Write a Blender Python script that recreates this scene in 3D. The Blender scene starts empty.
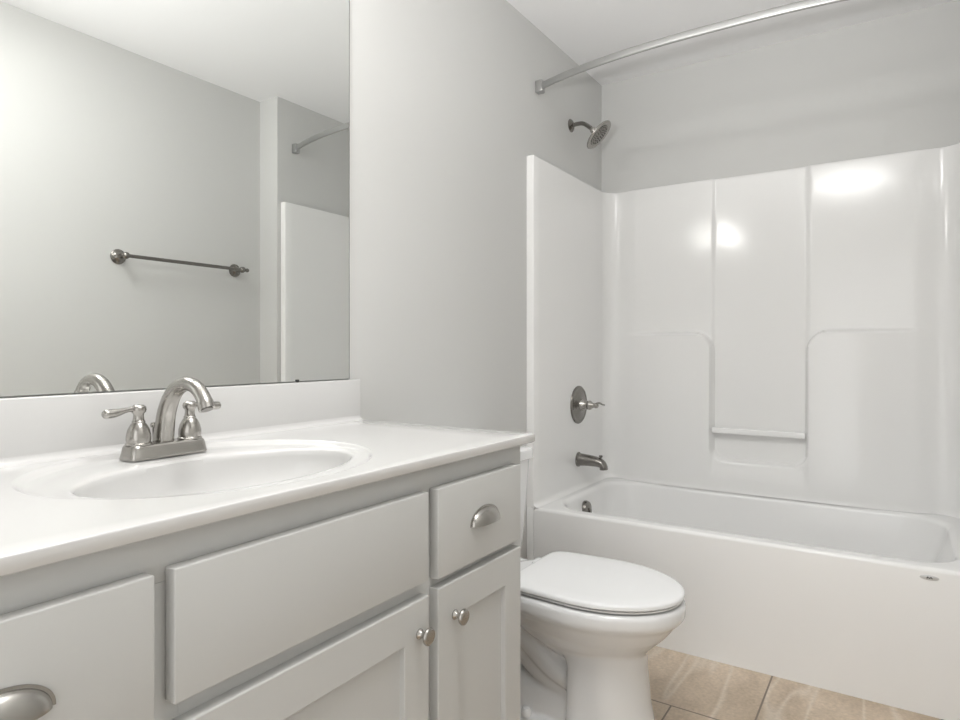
import bpy, bmesh, math, random
from mathutils import Vector, Matrix
random.seed(4)
PI = math.pi
SC = bpy.context.scene
COL = SC.collection

# ------------------------------------------------------------------ camera, world, exposure
cam_d = bpy.data.cameras.new('camera')
cam_d.sensor_width = 36.0
cam_d.lens = 36.0 * 638.67 / 960.0
cam_d.shift_y = -0.0103
cam_d.clip_start = 0.02
cam = bpy.data.objects.new('camera', cam_d)
COL.objects.link(cam)
cam.location = (1.275, -0.2041, 1.0799)
cam.rotation_euler = (PI / 2, 0, 0.578)
SC.camera = cam

world = bpy.data.worlds.new('hall_daylight')
SC.world = world
world.use_nodes = True
bgn = world.node_tree.nodes['Background']
bgn.inputs[0].default_value = (1.0, 0.995, 0.985, 1)
H_CEIL = 2.444
WORLD = 1.5
bgn.inputs[1].default_value = WORLD

SC.view_settings.view_transform = 'Standard'
SC.view_settings.look = 'None'
SC.view_settings.gamma = 1
SC.view_settings.use_curve_mapping = False
SC.view_settings.exposure = 0.33
VANITY_W = 25.0          # emission strength of the vanity lamp glass
FLASH_W = 80.0
fl = bpy.data.lights.new('camera_flash', 'SPOT')      # the photographer's flash, turned up to the ceiling
fl.energy = FLASH_W
fl.color = (1.0, 1.0, 0.995)
fl.spot_size = math.radians(72)
fl.spot_blend = 1.0
fl.shadow_soft_size = 0.05
flo = bpy.data.objects.new('camera_flash', fl)
COL.objects.link(flo)
flo.location = (1.00, -0.22, 1.30)
flo.rotation_euler = (Vector((0.85, 1.35, H_CEIL)) - Vector(flo.location)).to_track_quat('-Z', 'Y').to_euler()
CEIL_W = 16.0            # emission strength of the added ceiling fill


# ------------------------------------------------------------------ materials
def new_mat(name):
    m = bpy.data.materials.new(name)
    m.use_nodes = True
    nt = m.node_tree
    return m, nt, nt.nodes['Principled BSDF']


def mat(name, col, rough=0.5, metal=0.0, bump=0.0, bscale=60.0, coat=0.0, var=0.0, vscale=4.0, stretch=None, bdist=0.002, spec=0.5):
    m, nt, b = new_mat(name)
    b.inputs['Base Color'].default_value = (*col, 1)
    b.inputs['Roughness'].default_value = rough
    b.inputs['Metallic'].default_value = metal
    b.inputs['Specular IOR Level'].default_value = spec
    if coat:
        b.inputs['Coat Weight'].default_value = coat
        b.inputs['Coat Roughness'].default_value = 0.06
    tc = nt.nodes.new('ShaderNodeTexCoord')
    src = tc.outputs['Object']
    if stretch:
        mp = nt.nodes.new('ShaderNodeMapping')
        mp.inputs['Scale'].default_value = stretch
        nt.links.new(src, mp.inputs[0])
        src = mp.outputs[0]
    if bump:
        n = nt.nodes.new('ShaderNodeTexNoise')
        n.inputs['Scale'].default_value = bscale
        n.inputs['Detail'].default_value = 3
        nt.links.new(src, n.inputs['Vector'])
        bp = nt.nodes.new('ShaderNodeBump')
        bp.inputs['Strength'].default_value = bump
        bp.inputs['Distance'].default_value = bdist
        nt.links.new(n.outputs[0], bp.inputs['Height'])
        nt.links.new(bp.outputs[0], b.inputs['Normal'])
    if var:
        n2 = nt.nodes.new('ShaderNodeTexNoise')
        n2.inputs['Scale'].default_value = vscale
        n2.inputs['Detail'].default_value = 4
        nt.links.new(src, n2.inputs['Vector'])
        mx = nt.nodes.new('ShaderNodeMix')
        mx.data_type = 'RGBA'
        mx.inputs[6].default_value = (*[c * (1 - var) for c in col], 1)
        mx.inputs[7].default_value = (*[min(1, c * (1 + var)) for c in col], 1)
        nt.links.new(n2.outputs[0], mx.inputs[0])
        nt.links.new(mx.outputs[2], b.inputs['Base Color'])
    return m


M = {}
M['wall'] = mat('wall_paint', (0.645, 0.645, 0.632), 0.7, bump=0.12, bscale=260, bdist=0.001, var=0.012, vscale=3)
M['ceil'] = mat('ceiling_paint', (0.92, 0.92, 0.925), 0.85, bump=0.15, bscale=180, bdist=0.001)
M['trim'] = mat('trim_paint', (0.80, 0.80, 0.79), 0.35)
M['cab'] = mat('cabinet_paint', (0.55, 0.55, 0.537), 0.42, bump=0.03, bscale=300, bdist=0.0006, var=0.01, vscale=6)
M['marble'] = mat('cultured_marble', (0.67, 0.665, 0.658), 0.16, coat=0.4, var=0.015, vscale=5)
M['acrylic'] = mat('white_acrylic', (0.89, 0.887, 0.878), 0.13, bump=0.10, bscale=3.2, bdist=0.012)
M['tub'] = mat('tub_acrylic', (0.905, 0.903, 0.897), 0.16)
M['china'] = mat('vitreous_china', (0.82, 0.825, 0.83), 0.07, coat=0.5)
M['plastic'] = mat('seat_plastic', (0.85, 0.855, 0.86), 0.22)
M['nickel'] = mat('brushed_nickel', (0.43, 0.415, 0.39), 0.25, metal=1.0, bump=0.06, bscale=500, bdist=0.0003, stretch=(1, 1, .15))
M['nickel_dark'] = mat('dark_nickel', (0.25, 0.238, 0.222), 0.24, metal=1.0)  # nickel with a darker base colour
M['chrome'] = mat('satin_chrome', (0.50, 0.50, 0.495), 0.42, metal=1.0)
M['enamel'] = mat('silver_enamel', (0.62, 0.62, 0.62), 0.3, metal=0.3, var=0.05, vscale=200)
M['rubber'] = mat('dark_rubber', (0.06, 0.06, 0.06), 0.5, var=0.2, vscale=400)
M['edge'] = mat('mirror_edge', (0.20, 0.21, 0.20), 0.3)
M['mirror'] = mat('mirror_silver', (0.865, 0.88, 0.865), 0.0, metal=1.0)
M['dark'] = mat('dark_gap', (0.05, 0.05, 0.05), 0.8)


def mat_emit(name, col, strength):
    m, nt, b = new_mat(name)
    b.inputs['Base Color'].default_value = (0.9, 0.9, 0.88, 1)
    b.inputs['Roughness'].default_value = 0.4
    b.inputs['Emission Color'].default_value = (*col, 1)
    b.inputs['Emission Strength'].default_value = strength
    return m


M['glow'] = mat_emit('lit_frosted_glass', (1.0, 0.985, 0.955), VANITY_W)
M['glow2'] = mat_emit('ceiling_fill_glass', (1.0, 0.995, 0.98), CEIL_W)


def mat_tile():
    m, nt, b = new_mat('stone_look_floor_tile')
    N, Lk = nt.nodes, nt.links
    tc = N.new('ShaderNodeTexCoord')
    mp = N.new('ShaderNodeMapping')
    mp.inputs['Location'].default_value = (-0.7015, -1.738, 0)
    Lk.new(tc.outputs['Object'], mp.inputs[0])
    br = N.new('ShaderNodeTexBrick')
    br.offset = 0.5
    br.inputs['Scale'].default_value = 1.0
    br.inputs['Mortar Size'].default_value = 0.003
    br.inputs['Mortar Smooth'].default_value = 0.2
    br.inputs['Brick Width'].default_value = 0.457
    br.inputs['Row Height'].default_value = 0.457
    br.inputs['Color1'].default_value = (0.0, 0.0, 0.0, 1)
    br.inputs['Color2'].default_value = (1, 1, 1, 1)
    Lk.new(mp.outputs[0], br.inputs['Vector'])
    # stone figure: stretched cloudy noise in two turns plus pale veins
    m2 = N.new('ShaderNodeMapping')
    m2.inputs['Rotation'].default_value = (0, 0, 0.62)
    m2.inputs['Scale'].default_value = (6.0, 3.0, 1)
    Lk.new(tc.outputs['Object'], m2.inputs[0])
    n1 = N.new('ShaderNodeTexNoise')
    n1.inputs['Scale'].default_value = 1.0
    n1.inputs['Detail'].default_value = 8
    n1.inputs['Roughness'].default_value = 0.62
    Lk.new(m2.outputs[0], n1.inputs['Vector'])
    cr = N.new('ShaderNodeValToRGB')
    e = cr.color_ramp.elements
    e[0].position, e[0].color = 0.30, (0.42, 0.33, 0.235, 1)
    e[1].position, e[1].color = 0.72, (0.72, 0.60, 0.475, 1)
    Lk.new(n1.outputs[0], cr.inputs[0])
    m3 = N.new('ShaderNodeMapping')
    m3.inputs['Rotation'].default_value = (0, 0, 0.50)
    m3.inputs['Scale'].default_value = (1.9, 0.30, 1)
    m3.inputs['Location'].default_value = (0.35, 0, 0)
    Lk.new(tc.outputs['Object'], m3.inputs[0])
    n2 = N.new('ShaderNodeTexNoise')
    n2.inputs['Scale'].default_value = 1.7
    n2.inputs['Detail'].default_value = 3
    Lk.new(m3.outputs[0], n2.inputs['Vector'])
    vr = N.new('ShaderNodeValToRGB')
    v = vr.color_ramp.elements
    v[0].position, v[0].color = 0.485, (0, 0, 0, 1)
    v[1].position, v[1].color = 0.515, (0, 0, 0, 1)
    vm = vr.color_ramp.elements.new(0.50)
    vm.color = (0.45, 0.45, 0.45, 1)
    Lk.new(n2.outputs[0], vr.inputs[0])
    mv = N.new('ShaderNodeMix')
    mv.data_type = 'RGBA'
    mv.inputs[7].default_value = (0.80, 0.73, 0.64, 1)
    Lk.new(vr.outputs[0], mv.inputs[0])
    Lk.new(cr.outputs[0], mv.inputs[6])
    # grain
    n3 = N.new('ShaderNodeTexNoise')
    n3.inputs['Scale'].default_value = 90
    n3.inputs['Detail'].default_value = 4
    Lk.new(tc.outputs['Object'], n3.inputs['Vector'])
    gm = N.new('ShaderNodeMapRange')
    gm.inputs[3].default_value = 0.72
    gm.inputs[4].default_value = 1.28
    Lk.new(n3.outputs[0], gm.inputs[0])
    mg = N.new('ShaderNodeMix')
    mg.data_type = 'RGBA'
    mg.blend_type = 'MULTIPLY'
    mg.inputs[0].default_value = 1
    Lk.new(mv.outputs[2], mg.inputs[6])
    Lk.new(gm.outputs[0], mg.inputs[7])
    # grout
    mo = N.new('ShaderNodeMix')
    mo.data_type = 'RGBA'
    mo.inputs[7].default_value = (0.22, 0.18, 0.145, 1)
    Lk.new(br.outputs['Fac'], mo.inputs[0])
    Lk.new(mg.outputs[2], mo.inputs[6])
    Lk.new(mo.outputs[2], b.inputs['Base Color'])
    b.inputs['Roughness'].default_value = 0.5
    bp = N.new('ShaderNodeBump')
    bp.inputs['Strength'].default_value = 0.5
    bp.inputs['Distance'].default_value = 0.002
    bp.invert = True
    Lk.new(br.outputs['Fac'], bp.inputs['Height'])
    Lk.new(bp.outputs[0], b.inputs['Normal'])
    return m


M['tile'] = mat_tile()

# ------------------------------------------------------------------ mesh helpers
BASE = {}


def link(name, bm, material, parent=None, angle=35, doubles=True):
    if doubles:
        bmesh.ops.remove_doubles(bm, verts=bm.verts, dist=1e-6)
    bmesh.ops.recalc_face_normals(bm, faces=bm.faces)
    loc = Vector((0, 0, 0))
    if parent is not None:
        loc = BASE[parent.name]
        bm.transform(Matrix.Translation(-loc))
    me = bpy.data.meshes.new(name)
    bm.to_mesh(me)
    bm.free()
    me.shade_smooth()
    me.set_sharp_from_angle(angle=math.radians(angle))
    me.materials.append(material)
    o = bpy.data.objects.new(name, me)
    COL.objects.link(o)
    if parent is not None:
        o.parent = parent
    BASE[o.name] = loc
    return o


def tag(o, label, cat, group=None):
    o['label'] = label
    o['category'] = cat
    if group:
        o['group'] = group
    return o


def thing(name, label, cat, loc, group=None):
    o = bpy.data.objects.new(name, None)
    o.empty_display_size = 0.05
    COL.objects.link(o)
    o.location = loc
    BASE[o.name] = Vector(loc)
    return tag(o, label, cat, group)


def struct(name, bm, material, angle=35):
    o = link(name, bm, material, None, angle)
    o['kind'] = 'structure'
    return o


def box(bm, x0, x1, y0, y1, z0, z1, bev=0.0, seg=2):
    t = bmesh.new()
    bmesh.ops.create_cube(t, size=1)
    for v in t.verts:
        v.co = Vector(((x0 + x1) / 2 + v.co.x * (x1 - x0), (y0 + y1) / 2 + v.co.y * (y1 - y0), (z0 + z1) / 2 + v.co.z * (z1 - z0)))
    if bev:
        bmesh.ops.bevel(t, geom=list(t.edges), offset=bev, segments=seg, profile=0.5, affect='EDGES')
    merge(bm, t)
    return bm


def merge(bm, t):
    mp = {}
    for v in t.verts:
        mp[v] = bm.verts.new(v.co)
    for f in t.faces:
        try:
            bm.faces.new([mp[v] for v in f.verts])
        except ValueError:
            pass
    t.free()


def loft(bm, rings, cap0=True, cap1=True, closed=True):
    """rings: lists of points of equal length"""
    vs = [[bm.verts.new(p) for p in r] for r in rings]
    n = len(vs[0])
    for a, b in zip(vs[:-1], vs[1:]):
        for i in range(n if closed else n - 1):
            j = (i + 1) % n
            bm.faces.new((a[i], a[j], b[j], b[i]))
    if cap0:
        bm.faces.new(vs[0][::-1])
    if cap1:
        bm.faces.new(vs[-1])
    return vs


def frame(d):
    d = Vector(d).normalized()
    up = Vector((0, 0, 1)) if abs(d.z) < 0.95 else Vector((0, 1, 0))
    a = up.cross(d).normalized()
    return a, d.cross(a).normalized(), d


def lathe(bm, prof, org, axis, n=40, cap0=True, cap1=True):
    """prof: (radius, height along axis)"""
    a, b, d = frame(axis)
    org = Vector(org)
    rings = []
    for r, h in prof:
        r = max(r, 1e-5)
        rings.append([org + d * h + (a * math.cos(t) + b * math.sin(t)) * r for t in [2 * PI * i / n for i in range(n)]])
    return loft(bm, rings, cap0, cap1)


def spline(pts, m=8):
    pts = [Vector(p) for p in pts]
    out = []
    P = [pts[0] * 2 - pts[1]] + pts + [pts[-1] * 2 - pts[-2]]
    for i in range(1, len(P) - 2):
        for k in range(m):
            t = k / m
            p0, p1, p2, p3 = P[i - 1], P[i], P[i + 1], P[i + 2]
            out.append(0.5 * (2 * p1 + (p2 - p0) * t + (2 * p0 - 5 * p1 + 4 * p2 - p3) * t * t + (3 * p1 - p0 - 3 * p2 + p3) * t ** 3))
    out.append(pts[-1])
    return out


def tube(bm, path, rad, n=20, side=None, cap=True):
    """rad: f(s) -> (ra, rb), ra along 'side', rb along the other normal"""
    path = [Vector(p) for p in path]
    rings = []
    L = len(path)
    for i, p in enumerate(path):
        d = (path[min(i + 1, L - 1)] - path[max(i - 1, 0)]).normalized()
        if side is None:
            a, b, _ = frame(d)
        else:
            a = Vector(side)
            a = (a - d * a.dot(d)).normalized()
            b = d.cross(a)
        r = rad(i / (L - 1)) if callable(rad) else (rad, rad)
        if not isinstance(r, tuple):
            r = (r, r)
        rings.append([p + a * math.cos(t) * r[0] + b * math.sin(t) * r[1] for t in [2 * PI * k / n for k in range(n)]])
    return loft(bm, rings, cap, cap)


def rrect(x0, x1, y0, y1, r, z, nc=8, ns=10):
    r = min(r, (x1 - x0) / 2 - 1e-4, (y1 - y0) / 2 - 1e-4)
    pts = []
    cs = [((x1 - r, y0 + r), -PI / 2), ((x1 - r, y1 - r), 0), ((x0 + r, y1 - r), PI / 2), ((x0 + r, y0 + r), PI)]
    for k, (c, a0) in enumerate(cs):
        for i in range(nc + 1):
            a = a0 + PI / 2 * i / nc
            pts.append(Vector((c[0] + r * math.cos(a), c[1] + r * math.sin(a), z)))
        # straight run to the next corner
        nx, na = cs[(k + 1) % 4]
        q = Vector((nx[0] + r * math.cos(na), nx[1] + r * math.sin(na), z))
        p = pts[-1].copy()
        for i in range(1, ns):
            pts.append(p.lerp(q, i / ns))
    return pts


def lerp(a, b, t):
    return a + (b - a) * t


def sstep(a, b, x):
    t = max(0.0, min(1.0, (x - a) / (b - a)))
    return t * t * (3 - 2 * t)


# ------------------------------------------------------------------ the room
H = 2.444
YB = 2.898       # back wall of the tub alcove
YT = 2.099       # front plane of the tub
L = 1.524        # alcove length across the room
XR = 1.669       # right wall beside the vanity
YJ = 2.076       # where the right wall steps in
YF = -0.95       # wall with the doorway behind the camera
W = 0.1
struct('floor', box(bmesh.new(), -W, XR + W, YF - W, YB + W, -0.06, 0), M['tile'])
struct('ceiling', box(bmesh.new(), -W, XR + W, YF - W, YB + W, H, H + 0.06), M['ceil'])
struct('wall_left', box(bmesh.new(), -W, 0, YF - W, YB + W, 0, H), M['wall'])
struct('wall_back', box(bmesh.new(), 0, L, YB, YB + W, 0, H), M['wall'])
bm = bmesh.new()
pl = [(XR, YF - W), (XR, YJ), (L, YJ), (L, YB + W), (XR + W, YB + W), (XR + W, YF - W)]
loft(bm, [[Vector((x, y, 0)) for x, y in pl], [Vector((x, y, H)) for x, y in pl]])
struct('wall_right', bm, M['wall'])
bm = bmesh.new()
DX0, DX1, DZ = 0.62, 1.58, 2.06
box(bm, 0, DX0, YF - W, YF, 0, H)
box(bm, DX1, XR, YF - W, YF, 0, H)
box(bm, DX0, DX1, YF - W, YF, DZ, H)
struct('wall_front', bm, M['wall'])
bm = bmesh.new()
box(bm, DX0 - 0.06, DX0, YF, YF + 0.016, 0, DZ + 0.06, 0.003)
box(bm, DX1, DX1 + 0.06, YF, YF + 0.016, 0, DZ + 0.06, 0.003)
box(bm, DX0, DX1, YF, YF + 0.016, DZ, DZ + 0.06, 0.003)
struct('trim_1', bm, M['trim'])
struct('baseboard_left', box(bmesh.new(), 0, 0.013, 1.095, YT - 0.002, 0, 0.085, 0.003), M['trim'])
struct('baseboard_right', box(bmesh.new(), XR - 0.013, XR, YF + 0.02, YJ, 0, 0.085, 0.003), M['trim'])

# ------------------------------------------------------------------ tub surround
XL, XRR = 0.034, 1.490
YS = 2.895        # deepest face of the back panel
ZR = 0.437        # tub rim
ZS = 1.878        # top of the surround
CX0, CX1 = 0.560, 0.952          # the recessed middle channel
SHZ, CHZ = 1.162, 0.578


def corner_block(x, z, xe, sgn, ztop, r):
    qx = (x - xe) * sgn + r
    qz = z - ztop + r
    return math.hypot(max(qx, 0), max(qz, 0)) + min(max(qx, qz), 0) - r


def runion(a, b, r):
    ux, uy = max(r - a, 0), max(r - b, 0)
    return max(r, min(a, b)) - math.hypot(ux, uy)


def depth_back(x, z):
    a = corner_block(x, z, CX0, 1, SHZ, 0.085)
    b = corner_block(x, z, CX1, -1, SHZ, 0.085)
    s = runion(min(a, b), z - CHZ, 0.055)
    low = sstep(0.007, -0.008, s)
    fade = sstep(0.13, 0.34, x) * sstep(1.46, 1.34, x) if z > 0.9 else lerp(1, sstep(0.13, 0.34, x) * sstep(1.46, 1.34, x), sstep(0.6, 0.9, z))
    edge = sstep(XL + 0.07, XL + 0.16, x) * sstep(XRR - 0.07, XRR - 0.16, x)
    edge2 = sstep(XL + 0.07, XL + 0.34, x) * sstep(XRR - 0.07, XRR - 0.40, x)
    d = 0.033 * low * edge2
    side = max(sstep(CX0 + 0.006, CX0 - 0.006, x), sstep(CX1 - 0.010, CX1 + 0.014, x))
    d += 0.011 * side * edge if z > CHZ else 0.011 * lerp(1, side, sstep(CHZ - 0.09, CHZ, z)) * edge
    return d


def cove(z, r=0.020):
    h = z - ZR - 0.0006
    if h >= r:
        return 0.0
    return r - math.sqrt(max(0, r * r - (r - h) ** 2))


bm = bmesh.new()
RC = 0.075
DRAFT = 0.018      # the moulded back leans away slightly towards the top
path = []           # (point, inward normal, wall point, back flag)
n1 = 14
path.append((Vector((XL, YT + 0.004)), Vector((1, 0)), Vector((0.001, YT + 0.001)), False))
for i in range(1, n1 + 1):
    y = lerp(YT + 0.004, YS - RC, i / n1)
    path.append((Vector((XL, y)), Vector((1, 0)), Vector((0.001, y)), False))
na = 12
for i in range(1, na):
    t = PI / 2 * i / na
    n = Vector((math.cos(t), -math.sin(t)))
    p = Vector((XL + RC, YS - RC)) - n * RC
    wpt = Vector((0.001, lerp(YS - RC, YB - 0.001, min(1, 2 * i / na)))) if i <= na / 2 else Vector((lerp(0.001, XL + RC, 2 * i / na - 1), YB - 0.001))
    path.append((p, n, wpt, False))
nb = 236
for i in range(nb + 1):
    x = lerp(XL + RC, XRR - RC, i / nb)
    path.append((Vector((x, YS)), Vector((0, -1)), Vector((x, YB - 0.001)), True))
for i in range(1, na):
    t = PI / 2 * (1 - i / na)
    n = Vector((-math.cos(t), -math.sin(t)))
    p = Vector((XRR - RC, YS - RC)) - n * RC
    wpt = Vector((lerp(XRR - RC, L - 0.001, min(1, 2 * i / na)), YB - 0.001)) if i <= na / 2 else Vector((L - 0.001, lerp(YB - 0.001, YS - RC, 2 * i / na - 1)))
    path.append((p, n, wpt, False))
for i in range(0, n1 + 1):
    y = lerp(YS - RC, YT + 0.004, i / n1)
    path.append((Vector((XRR, y)), Vector((-1, 0)), Vector((L - 0.001, y)), False))
zs = [ZR + 0.0006 + 0.020 * (1 - math.cos(PI / 2 * i / 6)) for i in range(6)]
nz = 232
zs += [lerp(ZR + 0.020, ZS - 0.006, i / nz) for i in range(nz + 1)]
rings = []
for z in zs:
    row = []
    for p, n, wpt, bk in path:
        d = cove(z) * (1 - 0.8 * n.y * n.y) + (depth_back(p.x, z) if bk else 0) - n.y * n.y * DRAFT * (z - ZS)
        q = p + n * d
        row.append(Vector((q.x, q.y, z)))
    rings.append(row)
for dz, dn in ((0.0045, -0.0005), (0.006, -0.0018)):
    row = []
    for p, n, wpt, bk in path:
        q = p + n * ((depth_back(p.x, ZS - 0.006) if bk else 0) + dn + n.y * n.y * DRAFT * 0.006)
        row.append(Vector((q.x, q.y, ZS - 0.006 + dz)))
    rings.append(row)
rings.append([Vector((w.x, w.y, ZS)) for p, n, w, bk in path])
rings.append([Vector((w.x, w.y, ZR + 0.0006)) for p, n, w, bk in path])
vs = loft(bm, rings, False, False, closed=False)
# front flanges at both ends
for e, sx in ((0, 1), (-1, -1)):
    x_in = path[e][0].x
    x_wall = path[e][2].x
    col = [r[e] for r in vs]
    prev = None
    for k in range(len(zs) + 2):
        c = col[k].co
        a = bm.verts.new((c.x - sx * 0.0015, YT + 0.0012, c.z))
        b = bm.verts.new((c.x - sx * 0.004, YT, c.z))
        w_ = bm.verts.new((x_wall, YT, c.z))
        cur = (col[k], a, b, w_)
        if prev:
            for m_ in range(3):
                bm.faces.new((prev[m_], prev[m_ + 1], cur[m_ + 1], cur[m_]))
        prev = cur
    bm.faces.new((prev[0], prev[1], prev[2], prev[3], vs[-2][e]))
root = thing('tub_surround', 'glossy white moulded three-sided surround rising above the bathtub', 'shower surround', (L / 2, YB - 0.02, ZR))
link('wall_panel', bm, M['acrylic'], root, 40)
bm = bmesh.new()
yb_ = YS - 0.021 - 0.034
box(bm, CX0 + 0.004, CX1 - 0.003, yb_ - 0.010, yb_ + 0.006, 0.700, 0.727, 0.005, 3)
link('washcloth_bar', bm, M['tub'], root)

# ------------------------------------------------------------------ bathtub
root = thing('bathtub', 'long white alcove bathtub with plain straight apron', 'bathtub', (L / 2, (YT + YB) / 2, 0))
bm = bmesh.new()
T0, T1 = XL - 0.001, XRR + 0.001
U0, U1 = YT, YB - 0.004


def tubring(ins, r, z, dx=0, dy=0):
    return rrect(T0 + ins, T1 - ins, U0 + ins, U1 - ins, r, z, 8, 24)


OP = dict(x0=0.085, x1=1.440, y0=YT + 0.062, y1=2.822)


def opring(ins, r, z, sl=0.0):
    return rrect(OP['x0'] + ins, OP['x1'] - ins - sl, OP['y0'] + ins, OP['y1'] - ins, r, z, 8, 24)


rings = [tubring(0.0, 0.004, 0.0), tubring(0.0, 0.004, 0.20), tubring(0.0, 0.004, ZR - 0.013)]
for i in range(1, 7):
    t = PI / 2 * i / 6
    rings.append(tubring(0.013 * (1 - math.cos(t)), 0.006, ZR - 0.013 + 0.013 * math.sin(t)))
rings.append(opring(-0.012, 0.14, ZR))
for i in range(1, 7):
    t = PI / 2 * i / 6
    rings.append(opring(-0.012 + 0.022 * math.sin(t), 0.14, ZR - 0.02 * (1 - math.cos(t))))
rings += [opring(0.022, 0.14, 0.36), opring(0.04, 0.14, 0.22, 0.05), opring(0.055, 0.14, 0.12, 0.09), opring(0.075, 0.13, 0.085, 0.11), opring(0.13, 0.1, 0.07, 0.12), opring(0.25, 0.06, 0.064, 0.12)]
loft(bm, rings, False, True)
link('basin', bm, M['tub'], root, 45)
for x0, x1 in ((0.001, XL - 0.0015), (XRR + 0.0015, L - 0.001)):
    link('end_flange', box(bmesh.new(), x0, x1, YT, YT + 0.03, 0, ZR - 0.0005, 0.002), M['tub'], root)
bm = bmesh.new()
lathe(bm, [(0.038, -0.004), (0.038, 0.006), (0.034, 0.014), (0.012, 0.018), (0.0, 0.018)], (0.1065, 2.457, 0.366), (1, 0, 0.14), 40)
bm2 = bmesh.new()
o = link('overflow_plate', bm, M['nickel_dark'], root)
o['label'] = 'brushed nickel round overflow plate'
box(bm2, 0.116, 0.134, 2.453, 2.461, 0.354, 0.374, 0.003)
link('trip_lever', bm2, M['nickel'], o)
bm = bmesh.new()
bx, bz = 1.356, 0.408
a = []
for r_, h in ((1.0, 0.0), (1.0, 0.0004), (0.92, 0.0008)):
    a.append([Vector((bx + 0.024 * r_ * math.cos(t), YT - h, bz + 0.0075 * r_ * math.sin(t))) for t in [2 * PI * i / 36 for i in range(36)]])
loft(bm, a)
em = link('badge', bm, M['enamel'], root)
em['label'] = 'small oval silver badge'
bm = bmesh.new()
for dx, w_, sk in ((-0.0050, 0.0030, 1), (-0.0012, 0.002, -1), (0.0020, 0.002, 1), (0.0056, 0.0025, -1)):
    pts = [(bx + dx - w_ / 2 - 0.001 * sk, bz - 0.0026), (bx + dx + w_ / 2 - 0.001 * sk, bz - 0.0026), (bx + dx + w_ / 2 + 0.001 * sk, bz + 0.0026), (bx + dx - w_ / 2 + 0.001 * sk, bz + 0.0032)]
    loft(bm, [[Vector((x, YT - 0.0006, z)) for x, z in pts], [Vector((x, YT - 0.0011, z)) for x, z in pts]])
link('badge_mark', bm, M['dark'], em)

# ------------------------------------------------------------------ vanity cabinet
VX = 0.545           # face frame front
VY0, VY1 = -0.135, 1.087
ZC = 0.866           # top of the cabinet, underside of the counter
root = thing('vanity_cabinet', 'grey painted bathroom vanity cabinet along the mirror wall', 'vanity', (0.28, 0.476, 0))
bm = bmesh.new()
box(bm, 0.002, VX - 0.018, VY1 - 0.016, VY1, 0.0, ZC)
box(bm, 0.002, VX - 0.018, VY0, VY0 + 0.016, 0.0, ZC)
box(bm, 0.002, VX - 0.018, VY0 + 0.016, VY1 - 0.016, 0.10, 0.116)
box(bm, 0.002, 0.012, VY0 + 0.016, VY1 - 0.016, 0.116, ZC)
link('carcass', bm, M['cab'], root)
bm = bmesh.new()
F0, F1 = VX - 0.018, VX
box(bm, F0, F1, VY0, VY1, 0.805, ZC, 0.001)
box(bm, F0, F1, VY0, VY1, 0.10, 0.14, 0.001)
for y0, y1 in ((VY0, VY0 + 0.05), (0.19, 0.245), (0.70, 0.755), (VY1 - 0.05, VY1)):
    box(bm, F0, F1, y0, y1, 0.14, 0.805, 0.0005)
box(bm, F0, F1, VY0 + 0.05, 0.19, 0.625, 0.68)
box(bm, F0, F1, 0.245, 0.70, 0.625, 0.68)
box(bm, F0, F1, 0.755, VY1 - 0.05, 0.625, 0.68)
link('face_frame', bm, M['cab'], root)
link('toe_kick', box(bmesh.new(), 0.455, 0.467, VY0 + 0.016, VY1 - 0.016, 0, 0.10), M['cab'], root)

FX = 0.566           # front of doors and drawers


def slab(name, y0, y1, z0, z1):
    bm = bmesh.new()
    box(bm, VX + 0.0003, FX, y0, y1, z0, z1, 0.0022, 3)
    return link(name, bm, M['cab'], root)


def shaker(y0, y1, z0, z1, st=0.068):
    """frame and recessed panel in one mesh of four boards plus panel"""
    bm = bmesh.new()
    x0 = VX + 0.0003
    rings = []

    def rect(ins, x):
        return [Vector((x, y0 + ins, z0 + ins)), Vector((x, y1 - ins, z0 + ins)), Vector((x, y1 - ins, z1 - ins)), Vector((x, y0 + ins, z1 - ins))]
    rings = [rect(0, x0), rect(0, FX - 0.002), rect(0.0007, FX - 0.0007), rect(0.002, FX), rect(st - 0.0015, FX), rect(st, FX - 0.0012), rect(st + 0.0006, FX - 0.0095), rect(st + 0.002, FX - 0.0105)]
    loft(bm, rings)
    return link('door', bm, M['cab'], root, 25)


def knob(door, y, z):
    bm = bmesh.new()
    lathe(bm, [(0.0095, 0), (0.0095, 0.002), (0.0075, 0.0045), (0.0055, 0.008), (0.0055, 0.014), (0.010, 0.0165), (0.0145, 0.0185), (0.0155, 0.0215), (0.0145, 0.0245), (0.0125, 0.0258), (0.0120, 0.0252), (0.0, 0.0258)], (FX, y, z), (1, 0, 0), 36)
    return link('knob', bm, M['nickel'], door)


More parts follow.
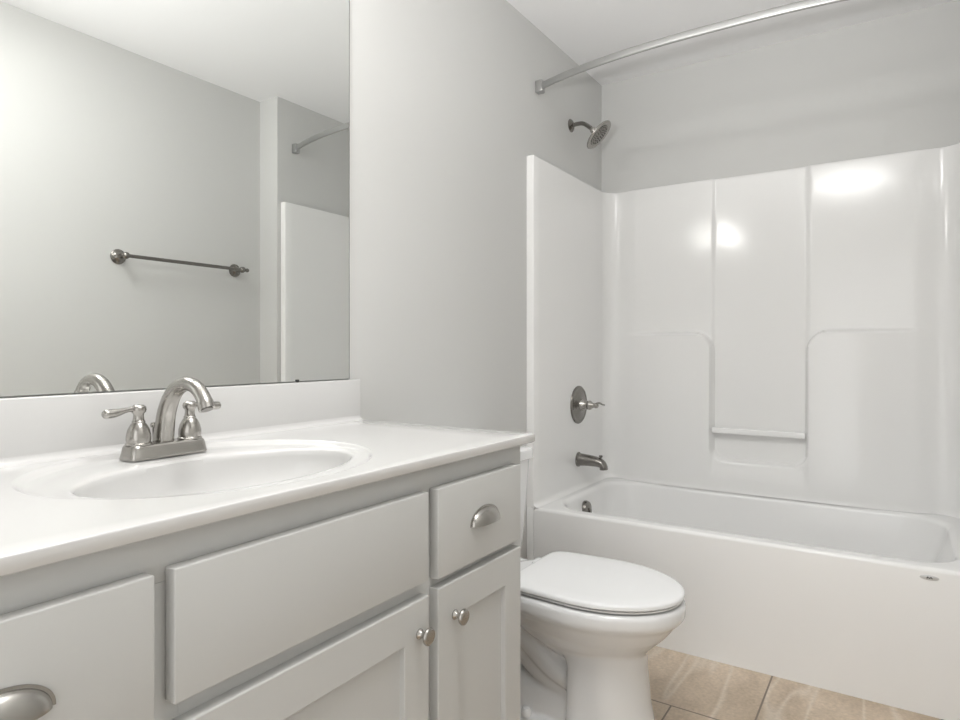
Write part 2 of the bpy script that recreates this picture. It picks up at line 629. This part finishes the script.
def cup_pull(drawer, y, z):
    """half-dome bin pull, open below, with a thin rim flange"""
    bm = bmesh.new()
    A, Bd, Ch = 0.0500, 0.0200, 0.032      # half width, projection, height
    zb = z - 0.006
    nu, nv = 28, 12

    def surf(k, A, Bd, Ch):
        rows = []
        for j in range(nv + 1):
            v = PI / 2 * j / nv            # 0 at the rim line on the drawer, up and over to the lower front lip
            row = []
            for i in range(nu + 1):
                u = PI * i / nu
                yy = -A * math.cos(u)
                hh = math.sin(u)
                row.append(Vector((FX + Bd * hh ** 0.8 * math.sin(v) + 0.0004, y + yy, zb + Ch * hh ** 0.9 * math.cos(v))))
            rows.append(row)
        return rows
    outer = surf(0, A, Bd, Ch)
    inner = surf(0, A - 0.002, Bd - 0.002, Ch - 0.002)
    vo = [[bm.verts.new(p) for p in r] for r in outer]
    vi = [[bm.verts.new(p) for p in r] for r in inner]
    for g in (vo, vi):
        for j in range(nv):
            for i in range(nu):
                bm.faces.new((g[j][i], g[j][i + 1], g[j + 1][i + 1], g[j + 1][i]))
    for i in range(nu):
        bm.faces.new((vo[nv][i], vo[nv][i + 1], vi[nv][i + 1], vi[nv][i]))
    # flange against the drawer
    r0 = [Vector((FX + 0.0003, y - (A + 0.0035) * math.cos(PI * i / nu), zb - 0.0005 + (Ch + 0.0035) * math.sin(PI * i / nu) ** 0.9)) for i in range(nu + 1)]
    r1 = [p + Vector((0.0022, 0, 0)) for p in r0]
    r2 = [Vector((FX + 0.0026, y - (A - 0.001) * math.cos(PI * i / nu), zb + (Ch - 0.001) * math.sin(PI * i / nu) ** 0.9)) for i in range(nu + 1)]
    g = [[bm.verts.new(p) for p in r] for r in (r0, r1, r2)]
    for a_, b_ in zip(g[:-1], g[1:]):
        for i in range(nu):
            bm.faces.new((a_[i], a_[i + 1], b_[i + 1], b_[i]))
    return link('cup_pull', bm, M['nickel'], drawer, 50, doubles=False)


dr = slab('drawer', 0.742, 1.051, 0.655, 0.823)
cup_pull(dr, 0.9005, 0.7335)
dl = slab('drawer', -0.105, 0.204, 0.655, 0.823)
cup_pull(dl, 0.0470, 0.7310)
slab('false_drawer_front', 0.2275, 0.7135, 0.663, 0.823)
d = shaker(0.742, 1.051, 0.122, 0.638)
knob(d, 0.794, 0.5735)
d = shaker(0.2275, 0.7135, 0.122, 0.636)
knob(d, 0.686, 0.5765)
d = shaker(-0.105, 0.204, 0.122, 0.638)
knob(d, 0.150, 0.573)

# ------------------------------------------------------------------ vanity top with moulded basin
root = thing('countertop', 'white cultured marble vanity top with moulded oval basin', 'countertop', (0.29, 0.476, ZC))
ZT = 0.886
CXb, CYb = 0.286, 0.472            # basin centre
OA, OB = 0.290, 0.252              # outer dish, half sizes along y and x
IA, IB = 0.243, 0.152              # bowl, half sizes
IX, IY = 0.313, 0.486              # bowl centre
X0c, X1c, Y0c, Y1c = 0.001, 0.571, -0.150, 1.109
NA = 224
angs = [2 * PI * i / NA for i in range(NA)]
# move the nearest angles onto the four corners
for cx_, cy_ in ((X0c, Y0c), (X0c, Y1c), (X1c, Y0c), (X1c, Y1c)):
    t = math.atan2(cy_ - CYb, cx_ - CXb) % (2 * PI)
    k = min(range(NA), key=lambda i: abs(angs[i] - t))
    angs[k] = t


def ell(t, a, b, cx, cy, z):
    # point of the ellipse hit by the ray at angle t from its centre
    c, s = math.cos(t), math.sin(t)
    r = 1 / math.sqrt((c / b) ** 2 + (s / a) ** 2)
    return Vector((cx + r * c, cy + r * s, z))


def rim(t, ins, z):
    c, s = math.cos(t), math.sin(t)
    ks = []
    if c > 1e-9: ks.append((X1c - ins - CXb) / c)
    if c < -1e-9: ks.append((X0c + ins - CXb) / c)
    if s > 1e-9: ks.append((Y1c - ins - CYb) / s)
    if s < -1e-9: ks.append((Y0c + ins - CYb) / s)
    k = min(ks)
    return Vector((CXb + k * c, CYb + k * s, z))


bm = bmesh.new()
rings = [[ell(t, OA, OB, CXb, CYb, ZT) for t in angs]]
for w_ in (0.35, 0.7):
    rings.append([ell(t, OA, OB, CXb, CYb, ZT).lerp(rim(t, 0.0025, ZT), w_) for t in angs])
rings.append([rim(t, 0.0025, ZT) for t in angs])
for i in range(1, 5):
    q = PI / 2 * i / 4
    rings.append([rim(t, 0.0025 * (1 - math.sin(q)), ZT - 0.0025 * (1 - math.cos(q))) for t in angs])
rings.append([rim(t, 0.0, ZC + 0.003) for t in angs])
rings.append([rim(t, 0.003, ZC + 0.0003) for t in angs])
rings.append([rim(t, 0.03, ZC + 0.0003) for t in angs])
loft(bm, rings, False, False)
link('slab', bm, M['marble'], root, 50)
bm = bmesh.new()
rings = []


def mixring(u, z, pw=1.0):
    # u = 0 outer dish edge, 1 bowl edge
    return [ell(t, OA, OB, CXb, CYb, 0).lerp(ell(t, IA, IB, IX, IY, 0), u) + Vector((0, 0, z)) for t in angs]


for u, z in ((0, ZT), (0.035, ZT - 0.0004), (0.09, ZT - 0.003), (0.15, ZT - 0.0066), (0.20, ZT - 0.0080), (0.45, ZT - 0.0082), (0.75, ZT - 0.0085), (0.9, ZT - 0.0100), (0.96, ZT - 0.0118), (1.0, ZT - 0.0150)):
    rings.append(mixring(u, z))
dep = 0.125
for i in range(1, 15):
    q = i / 14 * 0.985
    k = math.sqrt(max(0, 1 - q ** 2.6)) if q > 0.2 else 1 - 0.14 * q
    k = (1 - q ** 2.4) ** 0.5
    z = ZT - 0.015 - dep * (q ** 0.95)
    rings.append([ell(t, IA * k, IB * k, IX - 0.01 * q, IY, z) for t in angs])
loft(bm, rings, False, True)
sk = link('sink_basin', bm, M['marble'], root, 60)
bm = bmesh.new()
lathe(bm, [(0.030, 0), (0.030, 0.003), (0.024, 0.004), (0.020, 0.001), (0.0, 0.001)], (IX - 0.01, IY, ZT - 0.1395), (0, 0, 1), 32)
link('drain', bm, M['nickel'], sk)
bm = bmesh.new()
box(bm, 0.001, 0.021, Y0c, Y1c, ZT + 0.0002, 0.9985, 0.003, 3)
# moulded cove where the splash meets the top
pr_ = [(0.0205, ZT + 0.016), (0.0215, ZT + 0.009), (0.0250, ZT + 0.0040), (0.030, ZT + 0.0012), (0.038, ZT + 0.0001), (0.038, ZT - 0.001), (0.015, ZT - 0.001), (0.015, ZT + 0.016)]
loft(bm, [[Vector((x, y, z)) for x, z in pr_] for y in (Y0c + 0.002, Y1c - 0.002)])
link('backsplash', bm, M['marble'], root, 40)

# ------------------------------------------------------------------ faucet
FXc, FYc, FZ = 0.103, 0.490, ZT - 0.0066
root = thing('faucet', 'brushed nickel two-handle gooseneck faucet behind the oval basin', 'faucet', (FXc, FYc, FZ))
bm = bmesh.new()
rings = []
for z, hx, hy, r in ((0.0, 0.027, 0.077, 0.014), (0.002, 0.0275, 0.0775, 0.014), (0.006, 0.0265, 0.0765, 0.014), (0.022, 0.0235, 0.0735, 0.013), (0.0255, 0.0215, 0.0715, 0.012), (0.027, 0.018, 0.068, 0.010)):
    rings.append(rrect(FXc - hx, FXc + hx, FYc - hy, FYc + hy, r, FZ + z, 8, 6))
loft(bm, rings)
link('base_plate', bm, M['nickel'], root, 40)
bell = [(0.0225, 0.026), (0.0225, 0.029), (0.0205, 0.0305), (0.0213, 0.036), (0.0208, 0.044), (0.0185, 0.054), (0.0140, 0.063), (0.0110, 0.067), (0.0118, 0.069), (0.0100, 0.071), (0.0090, 0.078), (0.0092, 0.083), (0.0125, 0.0865), (0.0135, 0.091), (0.0125, 0.096), (0.0080, 0.0995), (0.0, 0.1005)]
for s in (-1, 1):
    y = FYc + s * 0.051
    bm = bmesh.new()
    lathe(bm, bell, (FXc, y, FZ), (0, 0, 1), 40)
    h = link('handle', bm, M['nickel'], root, 50)
    bm = bmesh.new()
    dv = Vector((0.05, s * 1.0, 0)).normalized()
    pts = [Vector((FXc, y, FZ + 0.092)) + dv * dd + Vector((0, 0, zz)) for dd, zz in ((0.004, 0), (0.014, 0.0005), (0.026, -0.001), (0.040, -0.0035), (0.055, -0.005), (0.066, -0.0045))]
    def prof(u):
        w_ = 0.0056 if u < 0.25 else 0.0056 + 0.0040 * sstep(0.25, 0.75, u)
        h_ = lerp(0.0058, 0.0046, u / 0.3) if u < 0.3 else 0.0046 + 0.0036 * sstep(0.3, 0.75, u)
        k_ = 1 if u < 0.86 else math.sqrt(max(0.02, 1 - ((u - 0.86) / 0.14) ** 2))
        return w_ * k_, h_ * k_
    tube(bm, spline(pts, 6), prof, 18, side=dv.cross(Vector((0, 0, 1))))
    link('lever', bm, M['nickel'], h, 60)
bm = bmesh.new()
pts = [(0.092, .026), (0.096, 0.050), (0.104, 0.083), (0.120, 0.112), (0.143, 0.131), (0.171, 0.138), (0.198, 0.132), (0.219, 0.115), (0.231, 0.094)]
P = spline([(x + 0.005, FYc, FZ + z) for x, z in pts], 6)
tube(bm, P, lambda u: (lerp(0.0185, 0.0132, min(1, u * 1.5)) if u < 0.9 else 0.0132 + 0.0014 * sstep(0.9, 0.93, u), lerp(0.0205, 0.0128, min(1, u * 1.5)) if u < 0.9 else 0.0128 + 0.0014 * sstep(0.9, 0.93, u)), 28, side=(0, 1, 0))
sp = link('spout', bm, M['nickel'], root, 50)
bm = bmesh.new()
d_ = (P[-1] - P[-3]).normalized()
lathe(bm, [(0.0105, -0.002), (0.0105, 0.0012), (0.008, 0.0014), (0.0, 0.0010)], P[-1], d_, 28)
link('aerator', bm, M['nickel_dark'], sp)
bm = bmesh.new()
lathe(bm, [(0.0028, 0.027), (0.0028, 0.052), (0.0055, 0.054), (0.0060, 0.058), (0.0045, 0.062), (0.0, 0.063)], (FXc - 0.0155, FYc - 0.012, FZ), (-0.05, 0, 1), 18)
link('lift_rod', bm, M['nickel'], root)

# ------------------------------------------------------------------ mirror and clip
root = thing('wall_mirror', 'large frameless mirror standing on the backsplash', 'mirror', (0.003, 0.476, 1.0))
MY0, MY1, MZ0, MZ1 = -0.12, 1.0815, 1.0, 2.075
bm = bmesh.new()
box(bm, 0.0008, 0.0052, MY0, MY1, MZ0, MZ1)
link('backing', bm, M['edge'], root)
bm = bmesh.new()
v = [bm.verts.new(p) for p in ((0.0056, MY0 + 0.002, MZ0 + 0.0012), (0.0056, MY1 - 0.003, MZ0 + 0.0012), (0.0056, MY1 - 0.003, MZ1 - 0.002), (0.0056, MY0 + 0.002, MZ1 - 0.002))]
v2 = [bm.verts.new((0.0052, p.co.y, p.co.z)) for p in v]
bm.faces.new(v)
bm.faces.new(v2[::-1])
for i in range(4):
    bm.faces.new((v[i], v2[i], v2[(i + 1) % 4], v[(i + 1) % 4]))
link('glass', bm, M['mirror'], root)
bm = bmesh.new()
box(bm, 0.0058, 0.0090, 0.892, 0.900, 0.9987, 1.0055, 0.001)
o = link('mirror_clip', bm, M['rubber'], root)
o['label'] = 'tiny black mirror clip'

# ------------------------------------------------------------------ toilet
TY = 1.512
root = thing('toilet', 'white two-piece toilet with closed lid between vanity and bathtub', 'toilet', (0.42, TY, 0))


def egg(xm, xf, xb, w, z, n=56, pf=1.0, pb=0.8):
    pts = []
    for i in range(n):
        t = 2 * PI * i / n
        c, s = math.cos(t), math.sin(t)
        p = pf if c >= 0 else pb
        x = xm + (xf - xm) * abs(c) ** p if c >= 0 else xm - (xm - xb) * abs(c) ** p
        y = w * (1 if s >= 0 else -1) * abs(s) ** (p if c < 0 else 1)
        pts.append(Vector((x, TY + y, z)))
    return pts


bm = bmesh.new()
# bowl
loft(bm, [egg(.54, .66, .42, .07, .205), egg(.54, .694, .38, .106, .238), egg(.54, .715, .33, .130, .265), egg(.54, .753, .28, .158, .303), egg(.54, .782, .25, .176, .339), egg(.54, .799, .24, .190, .356), egg(.54, .803, .235, .193, .366), egg(.54, .803, .235, .193, .389), egg(.54, .799, .238, .190, .397), egg(.54, .79, .25, .18, .400)])
# tank deck
loft(bm, [rrect(0.05, 0.34, TY - .085, TY + .085, .05, 0.29), rrect(0.04, 0.36, TY - .11, TY + .11, .04, 0.345), rrect(0.035, 0.36, TY - .125, TY + .125, .04, 0.372), rrect(0.035, 0.36, TY - .125, TY + .125, .04, 0.395)])
# front column
loft(bm, [egg(.59, .735, .50, .138, .0, pb=.35), egg(.59, .722, .50, .130, .03, pb=.35), egg(.59, .708, .50, .120, .10, pb=.35), egg(.59, .699, .50, .115, .20, pb=.35), egg(.59, .698, .47, .115, .28, pb=.5)])
# foot and trapway
loft(bm, [rrect(0.10, 0.62, TY - .115, TY + .115, .06, 0), rrect(0.10, 0.62, TY - .115, TY + .115, .06, .022), rrect(0.115, 0.60, TY - .10, TY + .10, .06, .032)])
loft(bm, [rrect(0.13, 0.58, TY - .09, TY + .09, .08, .01), rrect(0.15, 0.57, TY - .088, TY + .088, .08, .06), rrect(0.19, 0.56, TY - .078, TY + .078, .07, .10), rrect(0.25, 0.55, TY - .055, TY + .055, .05, .125)])
tube(bm, spline([(.56, TY, .14), (.46, TY, .165), (.38, TY, .215), (.29, TY, .285), (.22, TY, .30)], 6), lambda u: (.098 - .012 * u, .052), 24, side=(0, 1, 0))
tube(bm, spline([(.52, TY, .095), (.42, TY, .135), (.33, TY, .20), (.25, TY, .27), (.16, TY, .25), (.13, TY, .12), (.13, TY, .02)], 6), lambda u: (.078, .055), 24, side=(0, 1, 0))
bowl = link('bowl', bm, M['china'], root, 180, doubles=False)
md = bowl.modifiers.new('remesh', 'REMESH')
md.mode = 'VOXEL'
md.voxel_size = 0.0048
md.use_smooth_shade = True
ms = bowl.modifiers.new('smooth', 'SMOOTH')
ms.factor = 0.5
ms.iterations = 7
for s in (-1, 1):
    bm = bmesh.new()
    lathe(bm, [(0.0155, 0), (0.0155, 0.006), (0.0145, 0.014), (0.010, 0.021), (0.0, 0.0225)], (0.380, TY + s * 0.099, 0.028), (0, 0, 1), 28)
    link('bolt_cap', bm, M['plastic'], bowl)


def lidring(ins, z, xm=.555, xf=.800, xb=.336, w=.187):
    pts = []
    n = 88
    for i in range(n):
        t = 2 * PI * i / n
        c, s = math.cos(t), math.sin(t)
        if c >= 0:
            x = xm + (xf - xm - ins) * c
            y = (w - ins) * s
        else:
            e = 0.20
            k = abs(c) ** e
            x = xm - (xm - xb - ins) * k
            y = (w - ins) * (1 if s >= 0 else -1) * abs(s) ** e * (1 - 0.10 * k * k)
        pts.append(Vector((x, TY + y, z)))
    return pts


bm = bmesh.new()
loft(bm, [lidring(.010, .4035), lidring(.007, .4042), lidring(.007, .4080), lidring(.010, .4088), lidring(.06, .409), lidring(.062, .4035)], False, False)
seat = link('seat', bm, M['plastic'], root, 50)
bm = bmesh.new()
loft(bm, [lidring(.012, .4125), lidring(.003, .4130), lidring(.0, .4150), lidring(.0, .4205), lidring(.0015, .4245), lidring(.005, .4270), lidring(.012, .4282), lidring(.05, .4292), lidring(.14, .4295)])
lid = link('lid', bm, M['plastic'], root, 50)
for s in (-1, 1):
    bm = bmesh.new()
    box(bm, 0.312, 0.350, TY + s * 0.075 - 0.022, TY + s * 0.075 + 0.022, 0.394, 0.419, 0.007, 3)
    link('hinge', bm, M['plastic'], seat)
bm = bmesh.new()
loft(bm, [rrect(.045, .195, TY - .195, TY + .195, .04, .393), rrect(.035, .205, TY - .210, TY + .210, .045, .399), rrect(.030, .210, TY - .217, TY + .217, .045, .44), rrect(.026, .218, TY - .236, TY + .236, .045, .62), rrect(.025, .220, TY - .243, TY + .243, .045, .706)])
link('tank', bm, M['china'], root, 40)
bm = bmesh.new()
loft(bm, [rrect(.024, .222, TY - .246, TY + .246, .045, .7063), rrect(.018, .231, TY - .254, TY + .254, .048, .712), rrect(.018, .231, TY - .254, TY + .254, .048, .735), rrect(.020, .229, TY - .252, TY + .252, .047, .741), rrect(.026, .222, TY - .245, TY + .245, .042, .745), rrect(.06, .18, TY - .2, TY + .2, .03, .7465)])
link('tank_lid', bm, M['china'], root, 40)
bm = bmesh.new()
lathe(bm, [(.013, 0), (.013, .006), (.006, .008), (.006, .016)], (.2195, TY - .17, .655), (1, 0, 0), 20)
box(bm, .232, .240, TY - .18, TY - .10, .648, .662, .003)
link('flush_lever', bm, M['chrome'], root)

# ------------------------------------------------------------------ shower fittings
SY = 2.525
root = thing('showerhead', 'round dark nickel shower head on bent arm high in alcove', 'shower head', (0.0, SY, 2.128))
bm = bmesh.new()
lathe(bm, [(.030, 0.0005), (.030, .003), (.024, .009), (.013, .013), (.0105, .014)], (0, SY, 2.128), (1, 0, 0), 36)
link('wall_flange', bm, M['nickel_dark'], root)
bm = bmesh.new()
AP = spline([(0.004, SY, 2.128), (0.045, SY, 2.129), (0.070, SY - 0.002, 2.122), (0.098, SY - 0.006, 2.100), (0.116, SY - .009, 2.083)], 6)
tube(bm, AP, .0095, 20)
link('arm', bm, M['nickel_dark'], root, 60)
nrm = Vector((0.70, 0.134, -0.68)).normalized()
bm = bmesh.new()
o0 = AP[-1] - nrm * 0.004
lathe(bm, [(.010, -.006), (.0145, 0), (.0150, .010), (.0125, .014), (.017, .019), (.034, .026), (.066, .034), (.0735, .037), (.0750, .041), (.0725, .0455), (.0690, .0465), (.0560, .0445), (.0520, .043)], o0, nrm, 48, True, True)
hd = link('head', bm, M['nickel'], root, 50)
bm = bmesh.new()
lathe(bm, [(.0525, .0428), (.0525, .0450), (.050, .0460), (.0, .0462)], o0, nrm, 40)
a_, b_, _ = frame(nrm)
for ring_, cnt in ((0.042, 20), (0.029, 14), (0.016, 8)):
    for i in range(cnt):
        t = 2 * PI * i / cnt
        lathe(bm, [(.0022, .045), (.0018, .0485), (0, .0488)], o0 + (a_ * math.cos(t) + b_ * math.sin(t)) * ring_, nrm, 8)
link('spray_face', bm, M['nickel_dark'], hd)

VYc, VZc = 2.535, 0.826
root = thing('shower_valve', 'nickel shower valve trim with round plate and small lever', 'shower valve', (XL, VYc, VZc))
bm = bmesh.new()
lathe(bm, [(.088, .0004), (.088, .004), (.084, .008), (.076, .009), (.074, .0075), (.068, .0085), (.050, .012), (.030, .014), (.028, .016)], (XL, VYc, VZc), (1, 0, 0), 56)
link('escutcheon', bm, M['nickel_dark'], root, 50)
bm = bmesh.new()
lathe(bm, [(.027, .014), (.026, .026), (.021, .031), (.020, .052), (.022, .056), (.020, .064), (.013, .071), (.011, .078), (.0115, .084), (.0130, .089), (.012, .095), (.006, .099), (0, .0995)], (XL, VYc, VZc), (1, 0, 0), 32)
st = link('stem', bm, M['nickel'], root, 50)
bm = bmesh.new()
pts = [(XL + .088, VYc, VZc), (XL + .096, VYc - .006, VZc + .010), (XL + .110, VYc - .010, VZc + .0135), (XL + .126, VYc - .018, VZc + .008), (XL + .140, VYc - .026, VZc + .0065)]
tube(bm, spline(pts, 5), lambda u: (.0062 - .002 * u, .0055 - .0025 * u), 14)
link('lever', bm, M['nickel'], st, 60)

root = thing('tub_spout', 'nickel tub spout with pull-up diverter below the shower valve', 'tub spout', (XL, SY + .015, .572))
SY2, SZ2 = SY + .010, .572
bm = bmesh.new()
pts = [(XL + .0005, SY2, SZ2), (XL + .03, SY2, SZ2), (XL + .068, SY2, SZ2 - .001), (XL + .098, SY2, SZ2 - .004), (XL + .116, SY2, SZ2 - .011), (XL + .125, SY2, SZ2 - .024), (XL + .126, SY2, SZ2 - .036)]
tube(bm, spline(pts, 6), lambda u: (lerp(.029, .021, min(1, u * 1.3)), lerp(.030, .018, min(1, u * 1.3))), 28, side=(0, 1, 0))
sb = link('body', bm, M['nickel_dark'], root, 50)
bm = bmesh.new()
lathe(bm, [(.034, .0004), (.034, .004), (.030, .008)], (XL, SY2, SZ2), (1, 0, 0), 32)
link('wall_flange', bm, M['nickel_dark'], root)
bm = bmesh.new()
lathe(bm, [(.0045, -.01), (.0045, .010), (.0075, .012), (.0085, .016), (.0075, .020), (0, .021)], (XL + .110, SY2, SZ2 + .008), (0.1, 0, 1), 18)
link('diverter_knob', bm, M['nickel_dark'], root)

# ------------------------------------------------------------------ curved shower rod
RY, RZ = 2.192, 2.188
root = thing('shower_curtain_rod', 'curved satin silver shower curtain rod bowed across the tub', 'curtain rod', (L / 2, RY, RZ))
bm = bmesh.new()
path = []
NR = 64
for i in range(NR + 1):
    x = lerp(0.030, L - 0.030, i / NR)
    u = (x - L / 2) / (L / 2)
    path.append(Vector((x, RY - 0.118 * (1 - abs(u) ** 2.5), RZ)))
rings = []
for i, p in enumerate(path):
    d = (path[min(i + 1, NR)] - path[max(i - 1, 0)]).normalized()
    sd = Vector((-d.y, d.x, 0))
    rings.append([p + sd * (0.0075 * math.copysign(abs(math.cos(t)) ** .55, math.cos(t))) + Vector((0, 0, 0.0140 * math.copysign(abs(math.sin(t)) ** .55, math.sin(t)))) for t in [2 * PI * k / 24 for k in range(24)]])
loft(bm, rings)
link('rod', bm, M['chrome'], root, 50)
for e, sx in ((0.0, 1), (L, -1)):
    bm = bmesh.new()
    x0, x1 = (e + 0.0005, e + 0.034) if sx > 0 else (e - 0.034, e - 0.0005)
    box(bm, x0, x1, RY - 0.020, RY + 0.012, RZ - 0.024, RZ + 0.026, 0.004, 3)
    link('wall_bracket', bm, M['chrome'], root)

# ------------------------------------------------------------------ towel bar on the right wall
BZ, BX = 1.500, XR - 0.066
root = thing('towel_bar', 'brushed nickel towel bar seen only in the mirror', 'towel bar', (XR, 1.61, BZ))
for y in (1.312, 1.915):
    bm = bmesh.new()
    lathe(bm, [(.034, .0005), (.034, .004), (.029, .008), (.026, .0085), (.022, .013), (.014, .020), (.0105, .030), (.0100, .048), (.0125, .053), (.0155, .060), (.0160, .067), (.0140, .076), (.007, .081), (0, .082)], (XR, y, BZ), (-1, 0, 0), 36)
    s = -1 if y < 1.6 else 1
    lathe(bm, [(.008, .012), (.0065, .018), (.0095, .024), (.0105, .030), (.0085, .036), (0, .039)], (BX, y, BZ), (0, s, 0), 24)
    link('post', bm, M['nickel_dark'], root, 50)
bm = bmesh.new()
tube(bm, [(BX, lerp(1.312, 1.915, i / 8), BZ) for i in range(9)], .0085, 20)
link('rail', bm, M['nickel_dark'], root, 60)

# ------------------------------------------------------------------ lamps (above the picture)
root = thing('vanity_light', 'three-shade nickel vanity light on the wall above the mirror', 'wall light', (0, 0.488, 2.22))
bm = bmesh.new()
box(bm, 0.0006, 0.022, 0.488 - 0.27, 0.488 + 0.27, 2.175, 2.265, 0.004)
link('back_plate', bm, M['nickel'], root)
for k in (-1, 0, 1):
    y = 0.488 + k * 0.20
    bm = bmesh.new()
    tube(bm, spline([(0.02, y, 2.22), (0.06, y, 2.232), (0.100, y, 2.225), (0.112, y, 2.19)], 5), .007, 14)
    lathe(bm, [(.02, 0), (.026, .010), (.026, .022)], (0.112, y, 2.195), (0, 0, -1), 24)
    link('arm', bm, M['nickel'], root, 60)
    bm = bmesh.new()
    lathe(bm, [(.022, 0), (.030, .010), (.040, .04), (.048, .085), (.053, .115)], (0.112, y, 2.178), (0, 0, -1), 32, True, True)
    link('glass_shade', bm, M['glow'], root, 50)
CLX, CLY = 0.98, 0.50  # unseen fill added overhead to lift the cabinet fronts and the alcove
root = thing('ceiling_fill', 'unseen round opal fill light added on the ceiling', 'fill light', (CLX, CLY, H))
bm = bmesh.new()
lathe(bm, [(.295, 0), (.295, .014), (.285, .018)], (CLX, CLY, H - 0.0005), (0, 0, -1), 48)
link('rim', bm, M['nickel'], root)
bm = bmesh.new()
lathe(bm, [(.283, .016), (.280, .028), (.255, .042), (.20, .056), (.10, .066), (0, .069)], (CLX, CLY, H), (0, 0, -1), 48)
link('diffuser', bm, M['glow2'], root, 60)
